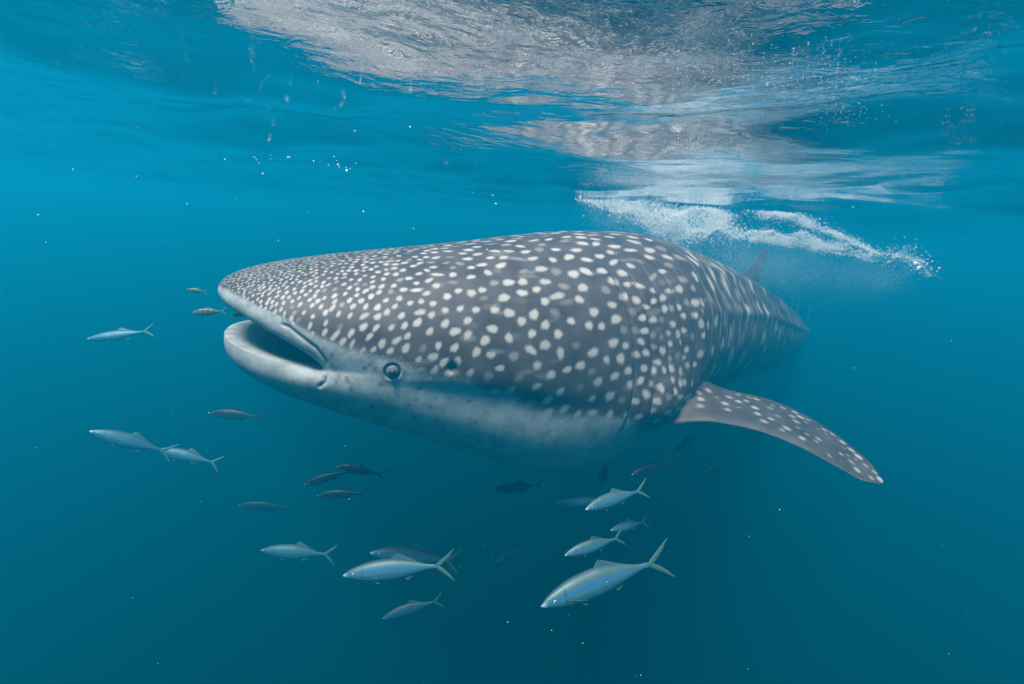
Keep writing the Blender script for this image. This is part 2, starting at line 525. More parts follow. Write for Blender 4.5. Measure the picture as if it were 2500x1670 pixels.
    sl = rng.uniform(.015, .04, 160)
    blobs(st, sl, rng.uniform(.006, .012, 160), rng.uniform(.08, .26, 160), spot, rng.normal(0, .12, 160), soft=.8)
    # pale cross lines of the trunk
    wav = .05 * np.sin(side * 3.1 + S * 2) + .02 * value_noise(P, 6, 9)
    ph = (S + wav + .14 * np.cos(side * 1.4)) / .115
    fr = np.abs(ph - np.round(ph)) * .115
    ln = smooth(.013, .004, fr) * smooth(2.0, 2.2, S) * smooth(-1.0, -.7, side) * (.26 + .16 * value_noise(P, 5, 12)) * smooth(7.5, 5, S)
    spot = np.maximum(spot, np.clip(ln, 0, 1))
    spot *= (1 - .35 * smooth(2.6, 5, S)) * (1 - .92 * smooth(.35, .95, pale)) * smooth(.0, .07, dl - .02) * outer_m  # spots fade towards the tail: distance haze put into the pattern
    # freckles
    m = np.where(outer_m & (pale > .6) & (S > .05) & (S < 1.7) & (side > -.9) & (dl > .08))[0]
    q = rng.choice(m, 260)
    rr = rng.uniform(.0022, .0065, 260)
    blobs(q, rr * 1.5, rr, rng.uniform(.25, .8, 260), dark, rng.uniform(-1, 1, 260))
    # ---- features that sit at places read off the head
    px, py, d = proj(P)
    vis = outer_m & near
    def pick(x, y):
        q = (px - x) ** 2 + (py - y) ** 2 + np.where(vis, 0, 1e9)
        i = np.where(q < q.min() + 60)[0]
        return int(i[np.argmin(d[i])])
    fold = np.exp(-((side + 0.13) / np.where(side > -.13, .11, .26)) ** 2) * smooth(.35, .85, S) * smooth(1.75, .95, S)
    disp = np.where(outer_m, -.034 * fold, 0)
    disp += np.where(outer_m, .02 * np.exp(-((side + 0.85) / .35) ** 2) * smooth(.35, .9, S) * smooth(2.0, 1.4, S), 0)
    def groove(pts, wid, depth_, strength):
        pl = np.array([P[pick(x, y)] for x, y in pts])
        t = np.linspace(0, len(pl) - 1, len(pl) * 30)
        ix = np.arange(len(pl))
        pl = np.stack([np.interp(t, ix, pl[:, k]) for k in range(3)], -1)
        lo, hi = pl.min(0) - .05, pl.max(0) + .05
        sel = np.where(np.all((P > lo) & (P < hi), 1) & outer_m)[0]
        dist = np.min(np.linalg.norm(P[sel][:, None] - pl[None], axis=2), 1)
        dark[sel] = np.maximum(dark[sel], strength * smooth(wid, wid * .3, dist))
        disp[sel] -= depth_ * np.exp(-(dist / (wid * 1.3)) ** 2)
    feats = {'pick': lambda x, y: (P0[pick(x, y)], d[pick(x, y)])}
    P0 = P
    groove([(688, 788), (712, 803), (742, 829), (770, 858), (792, 889), (801, 916), (797, 938), (782, 950)], .006, .007, .85)
    i = pick(1113, 903); feats['spiracle'] = P[i].copy()
    dd = np.linalg.norm(P - P[i], axis=1)
    dark = np.maximum(dark, .95 * smooth(.022, .012, dd)); disp -= .022 * np.exp(-(dd / .017) ** 2)
    i = pick(1615, 985)
    dd = np.linalg.norm((P - P[i]) * np.array([1, 1, 1.25]), axis=1)
    disp += .07 * np.exp(-(dd / .17) ** 2) * outer_m
    i = pick(962, 913); feats['eye'] = (P[i].copy(), nrm[i].copy())
    dd = np.linalg.norm(P - P[i], axis=1)
    disp += .003 * np.exp(-((dd - .032) / .014) ** 2) - .02 * smooth(.034, .02, dd)
    spot *= smooth(.05, .075, dd)
    P = P + nrm * disp[:, None]
    # gill slits read as dark lines
    sg = S - 0.10 * np.cos(side * 1.2) + 0.04
    amt = smooth(-.55, -.22, side) * smooth(.95, .6, side)
    for gs in GILLS + [1.955]:
        dark = np.maximum(dark, .75 * amt * smooth(.011, .003, np.abs(sg - gs)) * (rows >= row_rim + no))
    me = mesh_from('whale_shark', P, grid_faces(nr, NT))
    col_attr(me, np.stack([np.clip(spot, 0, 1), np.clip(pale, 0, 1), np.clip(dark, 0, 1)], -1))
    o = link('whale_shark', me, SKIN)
    tag(o, 'huge grey whale shark with white spots, mouth open, swimming left near the surface', 'whale shark')
    return o, feats

SHARK, FEATS = build_body()

def fin(name, LE, TE, thick, n=90, m=72, spots=60, srad=.02, pale_under=True, label=None):
    """a fin lofted between a leading and a trailing edge"""
    LE, TE = np.array(LE), np.array(TE)
    def cr(Pk, t):
        x = np.linspace(0, 1, len(Pk))
        return np.stack([pchip(x, Pk[:, k], t) for k in range(3)], -1)
    t = np.linspace(0, 1, n)
    A, B = cr(LE, t), cr(TE, t)
    w = np.linspace(0, 2 * math.pi, m, endpoint=False)
    ch = .5 - .5 * np.cos(w)
    prof = np.sign(np.sin(w)) * (1.45 * (.2969 * np.sqrt(ch) - .126 * ch - .3516 * ch ** 2 + .2843 * ch ** 3 - .1015 * ch ** 4) * 2)
    C = B - A
    span = np.gradient(A + B, axis=0)
    nn = np.cross(span, C); nn /= np.linalg.norm(nn, axis=1, keepdims=True) + 1e-9
    clen = np.linalg.norm(C, axis=1)
    th = np.interp(t, np.linspace(0, 1, len(thick)), thick)
    G = A[:, None] + C[:, None] * ch[None, :, None] + nn[:, None] * (prof[None, :] * (th * clen)[:, None])[..., None]
    P = G.reshape(-1, 3)
    upn = np.broadcast_to((np.sin(w) * np.sign(nn[n // 2][2] if abs(nn[n // 2][2]) > .2 else 1))[None], (n, m)).reshape(-1)
    chv = np.broadcast_to(ch[None], (n, m)).reshape(-1)
    tv = np.repeat(t, m)
    spot = np.zeros(len(P))
    cand = rng.integers(0, len(P), 4000); got = []
    for i in cand:
        if chv[i] > .92 or chv[i] < .12 + .26 * max(0, 1 - tv[i] / .6) or tv[i] < .03: continue
        if all(np.linalg.norm(P[i] - P[j]) > srad * 2.7 for j in got):
            got.append(i)
            if len(got) >= spots: break
    for j in got:
        rr = srad * rng.uniform(.55, 1.1)
        D = P - P[j]
        sd = span[j // m] / np.linalg.norm(span[j // m])
        al = D @ sd
        pe = np.linalg.norm(D - al[:, None] * sd, axis=1)
        q = np.sqrt((al / (rr * 1.25)) ** 2 + (pe / rr) ** 2)
        spot = np.maximum(spot, rng.uniform(.4, .95) * smooth(1.4, .6, q))
    le = smooth(.16, .02, chv + .03 * value_noise(P, 20, 5))
    pale = np.clip(.22 * le + (.6 * smooth(.1, -.4, upn) if pale_under else 0), 0, 1)
    pale = np.clip(pale + .22 * smooth(.1, .9, value_noise(np.stack([tv * 3, chv * 16, chv * 0], -1), 1.5, 8)), 0, 1)
    spot *= smooth(-.25, .1, upn) * (1 - le) if pale_under else (1 - le)
    me = mesh_from(name, P, grid_faces(n, m))
    col_attr(me, np.stack([spot, pale, spot * 0], -1))
    o = link(name, me, SKIN, SHARK)
    if label: o['label'] = label
    return o

def build_fins():
    LE = [at(1545, 1005, 2.33), at(1615, 1036, 2.26), at(1735, 1030, 2.21), at(1843, 1050, 2.2), at(1949, 1090, 2.16), at(2040, 1138, 2.14), at(2110, 1174, 2.14), at(2152, 1181, 2.15)]
    TE = [at(1600, 815, 2.45), at(1675, 892, 2.46), at(1765, 948, 2.54), at(1860, 970, 2.55), at(1960, 1010, 2.48), at(2060, 1075, 2.36), at(2128, 1134, 2.24), at(2157, 1176, 2.16)]
    fin('pectoral_fin', LE, TE, [.42, .32, .19, .13, .105, .09, .08, .07], n=150, m=110, spots=120, srad=.015)
    # the one on the far side
    a, cx, cyy = spine(2.1)
    lat = np.array([-math.sin(a), math.cos(a), 0]); bk = np.array([math.cos(a), math.sin(a), 0])
    r0 = np.array([cx, cyy, -.82 - DEPTH])
    LE = [r0 + lat * l + bk * b + np.array([0, 0, -z]) for l, b, z in ((.3, -.2, 0), (.6, 0, .02), (.9, .25, .08), (1.2, .55, .18), (1.4, .9, .28))]
    TE = [r0 + lat * l + bk * b + np.array([0, 0, -z]) for l, b, z in ((.3, .3, 0), (.6, .42, .02), (.9, .58, .08), (1.18, .75, .18), (1.41, .93, .28))]
    fin('pectoral_fin', LE, TE, [.13, .12, .11, .10, .09])
    # first dorsal fin, its tip at the surface
    def on_back(s, dz): 
        a, cx, cyy = spine(s)
        return np.array([cx, cyy, pchip(KS, KT, np.array([s]))[0] - DEPTH + dz])
    LE = [on_back(3.75, -.12), on_back(3.9, .09), on_back(4.08, .22), on_back(4.25, .34), on_back(4.38, .40)]
    TE = [on_back(4.5, -.12), on_back(4.42, .05), on_back(4.39, .19), on_back(4.41, .33), on_back(4.43, .40)]
    fin('dorsal_fin', LE, TE, [.10, .10, .09, .08, .07], pale_under=False, spots=40, srad=.03)
    LE = [on_back(6.3, -.08), on_back(6.42, .08), on_back(6.58, .2)]
    TE = [on_back(6.75, -.08), on_back(6.68, .04), on_back(6.66, .2)]
    fin('dorsal_fin', LE, TE, [.09, .08, .07], pale_under=False, spots=12, srad=.02)
    a, cx, cyy = spine(LEN - .15)
    bk = np.array([math.cos(a), math.sin(a), 0])
    r0 = np.array([cx, cyy, -1.26 - DEPTH])
    q = lambda b, z: r0 + bk * b + np.array([0, 0, z])
    LE = [q(.1, -.05), q(.30, .2), q(.55, .38), q(.80, .52)]
    TE = [q(.5, -.05), q(.58, .2), q(.70, .36), q(.84, .52)]
    fin('tail_fin', LE, TE, [.09, .08, .07, .06], pale_under=False, spots=26, srad=.026)
    LE = [q(.1, .05), q(.30, -.18), q(.48, -.36)]
    TE = [q(.5, .05), q(.46, -.18), q(.52, -.37)]
    fin('tail_fin', LE, TE, [.09, .08, .06], pale_under=False, spots=10, srad=.02)

build_fins()

def uv_sphere(n=28, m=18):
    V = [(0, 0, 1)]
    for i in range(1, m):
        for j in range(n):
            p, q = math.pi * i / m, 2 * math.pi * j / n
            V.append((math.sin(p) * math.cos(q), math.sin(p) * math.sin(q), math.cos(p)))
    V.append((0, 0, -1))
    F = []
    for j in range(n):
        F.append((0, 1 + j, 1 + (j + 1) % n, 0))
    Q = [(1 + i * n + j, 1 + (i + 1) * n + j, 1 + (i + 1) * n + (j + 1) % n, 1 + i * n + (j + 1) % n) for i in range(m - 2) for j in range(n)]
    T = [(0, 1 + j, 1 + (j + 1) % n) for j in range(n)] + [(len(V) - 1, 1 + (m - 2) * n + (j + 1) % n, 1 + (m - 2) * n + j) for j in range(n)]
    return V, Q, T

def sphere_mesh(name, r, sq=1.0):
    V, Q, T = uv_sphere()
    me = bpy.data.meshes.new(name)
    me.from_pydata([(x * r, y * r, z * r * sq) for x, y, z in V], [], Q + T)
    me.polygons.foreach_set('use_smooth', [True] * len(me.polygons))
    return me

def build_eyes():
    eyeball = mat_plain('eyeball', (0.13, 0.125, 0.125), .55, .25, .5, 60)
    pupil = mat_plain('pupil', (0.008, 0.008, 0.01), .15, .6)
    rimm = mat_plain('eyelid', (0.025, 0.025, 0.027), .6, .2, .4, 80)
    P, nr = FEATS['eye']
    q = Vector(nr).to_track_quat('Z', 'Y')
    pos = [(Vector(P), q)]
    # mirror across the spine's vertical plane for the other side
    a = _A[0]; lat = Vector((math.sin(a), -math.cos(a), 0))
    c0 = Vector((-1.14, 1.76, 0))
    off = (Vector(P) - c0).dot(lat)
    P2 = Vector(P) - lat * 2 * off
    n2 = Vector(nr) - lat * 2 * Vector(nr).dot(lat)
    pos.append((P2, n2.to_track_quat('Z', 'Y')))
    for p, q in pos:
        e = link('eye', sphere_mesh('eye', .0255, .8), eyeball, SHARK)
        e.rotation_mode = 'QUATERNION'; e.rotation_quaternion = q
        e.location = p + q @ Vector((0, 0, -.010))
        pu = link('pupil', sphere_mesh('pupil', .0135, .55), pupil, e)
        pu.location = (0.001, -.005, .0175); pu.rotation_euler = (.2, 0, 0)
        tv, tf = [], []
        n, m = 40, 10
        for i in range(n):
            A = 2 * math.pi * i / n
            for j in range(m):
                B = 2 * math.pi * j / m
                rr = .0250 + .0020 * math.cos(B)
                tv.append((rr * math.cos(A), rr * math.sin(A), .0020 * math.sin(B) + .006))
                tf.append((i * m + j, ((i + 1) % n) * m + j, ((i + 1) % n) * m + (j + 1) % m, i * m + (j + 1) % m))
        link('eyelid', mesh_from('eyelid', tv, tf), rimm, e)

build_eyes()

# ------------------------------------------------------------------ fish
FISH = mat_fish()
FEYE = mat_plain('fish_eye', (0.55, 0.56, 0.55), .2, .6)
FPUP = mat_plain('fish_pupil', (0.01, 0.01, 0.012), .15, .6)

def thin(LE, TE, th, n=10, m=12):
    LE, TE = np.array(LE, float), np.array(TE, float)
    t = np.linspace(0, 1, n); x = np.linspace(0, 1, len(LE))
    A = np.stack([np.interp(t, x, LE[:, k]) for k in range(3)], -1)
    B = np.stack([np.interp(t, x, TE[:, k]) for k in range(3)], -1)
    w = np.linspace(0, 2 * math.pi, m, endpoint=False)
    ch = .5 - .5 * np.cos(w)
    nn = np.cross(np.gradient(A + B, axis=0), B - A); nn /= np.linalg.norm(nn, axis=1, keepdims=True) + 1e-9
    G = A[:, None] + (B - A)[:, None] * ch[None, :, None] + nn[:, None] * (np.sin(w)[None, :] * np.linspace(th, th * .3, n)[:, None])[..., None]
    return G.reshape(-1, 3), grid_faces(n, m)

def fish_mesh(name, bend=0.0, tall=1.0, wide=1.0, pal='runner'):
    """unit-length fish: snout at x = .5, tail tips at x = -.5, back up"""
    n, m = 48, 32
    t = .82 * (np.linspace(0, 1, n) ** 1.15)
    kx = [0, .02, .06, .15, .28, .42, .56, .68, .76, .82]
    top = tall * pchip(kx, [.004, .016, .034, .060, .080, .084, .066, .040, .020, .015], t)
    bot = tall * pchip(kx, [.004, .014, .028, .052, .070, .072, .056, .034, .018, .014], t)
    wd = wide * pchip(kx, [.003, .012, .024, .041, .052, .052, .040, .024, .013, .007], t)
    w = np.linspace(0, 2 * math.pi, m, endpoint=False)
    X = np.broadcast_to((.5 - t)[:, None], (n, m))
    Y = wd[:, None] * np.cos(w)[None]
    Z = np.where(np.sin(w)[None] > 0, top[:, None], bot[:, None]) * np.sin(w)[None]
    V = np.stack([X, Y, Z], -1).reshape(-1, 3)
    F = [grid_faces(n, m)]
    ang = np.broadcast_to(np.arctan2(np.sin(w), np.abs(np.cos(w)))[None], (n, m)).reshape(-1)
    tv = np.repeat(t, m)
    C = np.zeros((len(V), 3))
    if pal == 'runner':
        keys = [-1.6, -.55, -.25, -.16, -.05, .0, .12, .2, .34, .42, .62, 1.6]
        cols = np.array([[.06, .19, .23], [.05, .18, .23], [.04, .16, .21], [.04, .19, .32], [.04, .19, .32], [.10, .19, .15], [.10, .19, .15], [.025, .17, .40], [.025, .17, .40], [.085, .135, .14], [.08, .13, .135], [.07, .11, .115]])  # teal belly: water mirrored by silver scales, put into the colour
    elif pal == 'shaded':  # fish in shadow: the shade is put into these skin colours
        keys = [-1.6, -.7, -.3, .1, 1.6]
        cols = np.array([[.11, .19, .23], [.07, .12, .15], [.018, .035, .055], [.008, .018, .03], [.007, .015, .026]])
    else:
        keys = [-1.6, -.5, .2, 1.6]
        cols = np.array([[.22, .25, .22], [.20, .22, .16], [.15, .16, .09], [.10, .11, .07]])
    for k in range(3): C[:, k] = np.interp(ang, keys, cols[:, k])
    if pal == 'pilot':
        bar = smooth(.35, .8, np.sin(tv * 42)) * smooth(-1.1, -.2, ang)
        C = C * (1 - .75 * bar[:, None]) + np.array([.03, .035, .03]) * .75 * bar[:, None]
    lip = smooth(.045, .012, tv)[:, None] * (ang < .7)[:, None]
    C = C * (1 - lip) + np.array([.55, .6, .6]) * lip
    gil = (smooth(.010, .003, np.abs(tv - .165 - .012 * np.cos(ang * 1.5))) * smooth(1.0, .6, np.abs(ang)))[:, None]
    C = C * (1 - .5 * gil)
    parts, cols_f = [], []
    tl = {'runner': (.08, .15, .12), 'shaded': (.012, .025, .035), 'pilot': (.28, .25, .06)}[pal]
    h = .14 * (1 + .15 * (tall - 1))
    bx = -.30
    parts.append((thin([(bx, 0, -.010), (-.345, 0, .03), (-.42, 0, .085), (-.5, 0, h)], [(-.352, 0, -.008), (-.395, 0, .020), (-.455, 0, .078), (-.505, 0, h)], .006), tl))
    parts.append((thin([(bx, 0, .010), (-.345, 0, -.03), (-.42, 0, -.083), (-.495, 0, -h * .95)], [(-.352, 0, .008), (-.395, 0, -.020), (-.455, 0, -.076), (-.50, 0, -h * .95)], .006), tl))
    zt = lambda x: float(np.interp(.5 - x, t, top)); zb = lambda x: -float(np.interp(.5 - x, t, bot))
    fc = {'runner': (.07, .13, .13), 'shaded': (.01, .02, .03), 'pilot': (.24, .22, .06)}[pal]
    parts.append((thin([(.08, 0, zt(.08) - .01), (.055, 0, zt(.05) + .022), (.03, 0, zt(.03) + .038 * tall)], [(-.24, 0, zt(-.24) - .006), (-.1, 0, zt(-.1) + .010), (.0, 0, zt(0) + .034 * tall)], .004), fc))
    parts.append((thin([(-.02, 0, zb(-.02) + .01), (-.045, 0, zb(-.05) - .018), (-.07, 0, zb(-.07) - .03 * tall)], [(-.24, 0, zb(-.24) + .006), (-.14, 0, zb(-.14) - .006), (-.09, 0, zb(-.09) - .026 * tall)], .004), fc))
    for sd in (1, -1):
        y = float(np.interp(.19, t, wd)) * .92
        parts.append((thin([(.315, sd * y, -.012), (.25, sd * (y + .022), -.030), (.20, sd * (y + .03), -.045)], [(.295, sd * y, -.028), (.235, sd * (y + .018), -.038), (.195, sd * (y + .03), -.047)], .003), fc))
        parts.append((thin([(.24, sd * .012, zb(.24) + .006), (.19, sd * .02, zb(.2) - .018)], [(.21, sd * .012, zb(.21) + .006), (.175, sd * .02, zb(.18) - .018)], .003), fc))
    Vs, Cs, off = [V], [C], len(V)
    for (v, f), c in parts:
        Vs.append(v); F.append(f + off); off += len(v); Cs.append(np.tile(np.array(c), (len(v), 1)))
    V = np.concatenate(Vs); C = np.concatenate(Cs)
    q = np.clip(.35 - V[:, 0], 0, 1)
    V[:, 1] += bend * q ** 2 * 1.4
    me = mesh_from(name, V, np.concatenate(F))
    col_attr(me, C)
    me.materials.append(FISH)
    return me

MESH = {}
for pal, tall, wide in (('runner', 1.22, 1.05), ('shaded', 1.22, 1.05), ('pilot', 1.5, 1.3)):
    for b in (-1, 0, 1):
        MESH[pal, b] = fish_mesh({'runner': 'slender_fish', 'shaded': 'shaded_fish', 'pilot': 'pilot_fish'}[pal], .11 * b, tall, wide, pal)
EYE_ME = sphere_mesh('eye', .0115, .6); EYE_ME.materials.append(FEYE)
PUP_ME = sphere_mesh('pupil', .0065, .4); PUP_ME.materials.append(FPUP)
K = 2500 / 2347.0

def place_fish(pal, hx, hy, tx, ty, d1, d2, label, bend=0, roll=0, eyes=True, group=None):
    H, T = at(hx * K, hy * K, d1), at(tx * K, ty * K, d2)
    ax = H - T; L = np.linalg.norm(ax); ax = ax / L
    up = np.array([0, 0, 1.0]) - ax * ax[2]; up /= np.linalg.norm(up)
    sd = np.cross(up, ax)
    if pal == 'runner': roll = roll - 32
    c, s_ = math.cos(R(roll)), math.sin(R(roll))
    up, sd = up * c + sd * s_, sd * c - up * s_
    nm = {'runner': 'slender_fish', 'shaded': 'shaded_fish', 'pilot': 'pilot_fish'}[pal]
    o = bpy.data.objects.new(nm, MESH[pal, bend])
    COL.objects.link(o)
    c0 = (H + T) / 2
    Mx = Matrix.Identity(4)
    for i in range(3):
        Mx[i][0], Mx[i][1], Mx[i][2], Mx[i][3] = ax[i] * L, sd[i] * L, up[i] * L, c0[i]
    o.matrix_world = Mx
    tag(o, label, 'fish', group or {'runner': 'slender fish escorting the shark', 'shaded': 'fish darkened by shade below the shark', 'pilot': 'small fish at the shark mouth'}[pal])
    if eyes:
        tall = 1.45 if pal == 'pilot' else 1.0
        for k in (1, -1):
            y = .0285 * (1.3 if pal == 'pilot' else 1)
            e = bpy.data.objects.new('eye', EYE_ME); COL.objects.link(e); e.parent = o
            e.location = (.405, k * y, .006 * tall); e.rotation_euler = (-k * math.pi / 2, 0, 0)
            p = bpy.data.objects.new('pupil', PUP_ME); COL.objects.link(p); p.parent = e
            p.location = (0, 0, .0055)
    return o

FISH_LIST = [
    ('pilot', 427, 664, 476, 669, 1.95, 1.97, 'tiny golden fish alone in front of the shark snout', 0, 0),
    ('pilot', 440, 717, 520, 713, 1.80, 1.83, 'small yellow finned fish just in front of the open mouth', 0, 0),
    ('pilot', 528, 724, 572, 722, 1.70, 1.74, 'small yellow tailed fish hovering over the lower lip', 0, 0),
    ('pilot', 606, 762, 640, 770, 1.78, 1.82, 'tiny pale fish inside the dark mouth opening', 0, 0),
    ('runner', 200, 777, 358, 760, 2.9, 3.05, 'silver fish level with the mouth, furthest up at the left edge', 1, 0),
    ('shaded', 477, 946, 610, 957, 2.7, 2.75, 'fish with dark rear body and forked tail under the lower jaw', 0, -12),
    ('runner', 205, 988, 402, 1040, 2.75, 2.95, 'large blue striped fish at the far left with wide forked tail', 0, 5),
    ('runner', 360, 1030, 508, 1064, 3.3, 3.4, 'slender fish half behind the tail of the large fish at left', 0, 0),
    ('shaded', 696, 1111, 812, 1076, 2.75, 2.80, 'dark fish nose down, directly left of the darkest fish under the jaw', 0, 0),
    ('shaded', 772, 1068, 885, 1090, 2.85, 2.9, 'darkest fish with crisp forked tail below the shark eye', 0, 0),
    ('shaded', 725, 1136, 846, 1130, 3.2, 3.25, 'dim fish lowest of the dark trio below the eye', 0, 0),
    ('shaded', 545, 1158, 684, 1166, 4.0, 4.1, 'very faint fish left of the dark trio, pale lip showing', 0, 0),
    ('runner', 598, 1261, 772, 1272, 3.7, 3.8, 'faint blue fish at lower left below all the dark fish', 0, 0),
    ('runner', 848, 1267, 1056, 1288, 2.3, 2.45, 'bright fish overlapping the back of the striped fish below it', 0, 8),
    ('runner', 786, 1319, 1040, 1288, 2.05, 2.15, 'blue striped fish with white mouth, lower of the overlapping pair', 1, 6),
    ('runner', 877, 1418, 1015, 1368, 2.35, 2.45, 'teal fish lowest at centre left, under the overlapping pair', 1, 10),
    ('shaded', 1130, 1121, 1252, 1116, 3.0, 3.1, 'dark arched fish alone under the middle of the belly', -1, 0),
    ('runner', 1139, 1285, 1238, 1236, 2.7, 2.85, 'dim thin fish tilted nose down in the gap at centre', 0, 20),
    ('runner', 1278, 1151, 1400, 1146, 2.35, 2.4, 'faint fish behind the head of a brighter teal fish', 0, 0),
    ('runner', 1342, 1168, 1474, 1118, 1.95, 2.1, 'teal fish with glinting cheek, tail raised, below the pectoral side', 1, 6),
    ('shaded', 1377, 1108, 1393, 1058, 3.1, 3.6, 'small dark fish hanging almost vertically below the belly', 0, 0),
    ('shaded', 1447, 1088, 1556, 1056, 2.3, 2.4, 'dark backed fish with pale lower side near the pectoral fin', 0, -6),
    ('shaded', 1549, 1033, 1596, 998, 2.85, 3.05, 'small dark fish right under the pectoral fin root', 0, 0),
    ('shaded', 1618, 1081, 1676, 1057, 3.5, 3.65, 'rightmost dark fish, blurred, below the pectoral fin', 0, 0),
    ('runner', 1294, 1273, 1432, 1228, 2.0, 2.1, 'bright teal fish just above the largest fish', 0, 10),
    ('runner', 1399, 1216, 1486, 1194, 2.5, 2.6, 'pale ghostly fish above and right of the bright teal fish', 0, 0),
    ('runner', 1240, 1390, 1516, 1268, 1.65, 1.85, 'largest and nearest fish, grey back with vivid blue stripe, nose down', 1, 10),
    ('runner', 1576, 1152, 1622, 1126, 5.0, 5.2, 'barely visible fish far off at right below the pectoral fin', 0, 0),
    ('runner', 1524, 1270, 1546, 1260, 5.5, 5.7, 'tiny faint fish beside the raised tail of the largest fish', 0, 0),
]
for pal, hx, hy, tx, ty, d1, d2, lab, bend, roll in FISH_LIST:
    place_fish(pal, hx, hy, tx, ty, d1, d2, lab, bend, roll, eyes=math.hypot(hx - tx, hy - ty) > 70)

# ------------------------------------------------------------------ foam and bubbles
TET_V = np.array([(1, 1, 1), (1, -1, -1), (-1, 1, -1), (-1, -1, 1)], float) / math.sqrt(3) * 1.3
TET_F = np.array([(0, 1, 2), (0, 3, 1), (0, 2, 3), (1, 3, 2)])
OCT_V = np.array([(1, 0, 0), (-1, 0, 0), (0, 1, 0), (0, -1, 0), (0, 0, 1), (0, 0, -1)], float)
OCT_F = np.array([(0, 2, 4), (2, 1, 4), (1, 3, 4), (3, 0, 4), (2, 0, 5), (1, 2, 5), (3, 1, 5), (0, 3, 5)])
_g = (1 + 5 ** .5) / 2
ICO_V = np.array([(-1, _g, 0), (1, _g, 0), (-1, -_g, 0), (1, -_g, 0), (0, -1, _g), (0, 1, _g), (0, -1, -_g), (0, 1, -_g), (_g, 0, -1), (_g, 0, 1), (-_g, 0, -1), (-_g, 0, 1)], float) / math.sqrt(1 + _g * _g)
ICO_F = np.array([(0, 11, 5), (0, 5, 1), (0, 1, 7), (0, 7, 10), (0, 10, 11), (1, 5, 9), (5, 11, 4), (11, 10, 2), (10, 7, 6), (7, 1, 8), (3, 9, 4), (3, 4, 2), (3, 2, 6), (3, 6, 8), (3, 8, 9), (4, 9, 5), (2, 4, 11), (6, 2, 10), (8, 6, 7), (9, 8, 1)])

def cloud(name, P, rad, ico, mat, label, category):
    tv, tf = {True: (ICO_V, ICO_F), False: (OCT_V, OCT_F), 'fine': (TET_V, TET_F)}[ico]
    spin = rng.normal(size=(len(P), 3, 3)); spin = np.linalg.qr(spin)[0]
    tv = np.einsum('nij,kj->nki', spin, tv)
    sq = rng.uniform(.7, 1.3, (len(P), 1, 3))
    V = P[:, None] + tv * rad[:, None, None] * sq
    F = tf[None] + (np.arange(len(P)) * tv.shape[1])[:, None, None]
    o = link(name, mesh_from(name, V.reshape(-1, 3), F.reshape(-1, 3)), mat)
    return tag(o, label, category, None, 'stuff')

def along(pts, n, spread, dep, ddep, ragged=True):
    """n points scattered round a line of photo places; spread in photo pixels"""
    pts = np.array(pts, float)
    ix = np.arange(len(pts))
    t = rng.uniform(0, len(pts) - 1, n)
    if np.ndim(spread):
        t = t[rng.random(n) < (np.interp(t, ix, spread) / max(spread)) ** 1.3]; n = len(t)
    x, y = np.interp(t, ix, pts[:, 0]), np.interp(t, ix, pts[:, 1])
    sp = np.interp(t, ix, spread) if np.ndim(spread) else spread
    d = np.interp(t, ix, dep) if np.ndim(dep) else np.full(n, float(dep))
    d = d + rng.normal(size=n) * ddep
    r2 = rng.normal(size=(n, 2)) * np.where(rng.random((n, 1)) < .25, 1.7, .8)
    x = x + r2[:, 0] * sp * 1.3
    y = y + r2[:, 1] * sp
    q = np.stack([x, y * 1.6, d * 120], -1)
    wx, wy = value_noise(q, .05, 31), value_noise(q, .05, 32)
    if ragged:
      y = y + sp * (.5 * wx + .35 * value_noise(q, .14, 33))
      x = x + sp * .5 * wy
    keep = (rng.random(n) > .3) if not ragged else rng.random(n) < .35 + .65 * smooth(-.5, .5, value_noise(q, .09, 34) + .5 * value_noise(q, .25, 35))
    x, y, d = x[keep], y[keep], d[keep]; n = len(x)
    P = CAM + d[:, None] * (_f + np.outer((x - 1250) / FPX, RIGHT) + np.outer((835 - y) / FPX, UP))
    return P[P[:, 2] < -.02]

def on_surface(pts, n, spread):
    pts = np.array(pts, float)
    t = rng.uniform(0, len(pts) - 1, n); ix = np.arange(len(pts))
    x = np.interp(t, ix, pts[:, 0]) + rng.normal(size=n) * spread * 3
    y = np.interp(t, ix, pts[:, 1]) + rng.normal(size=n) * spread
    D = _f + np.outer((x - 1250) / FPX, RIGHT) + np.outer((835 - y) / FPX, UP)
    k = (DEPTH - .02) / np.maximum(D[:, 2], .05)
    P = CAM + D * k[:, None]
    P[:, 2] -= np.abs(rng.normal(size=n)) * .015
    return P[k < 6]

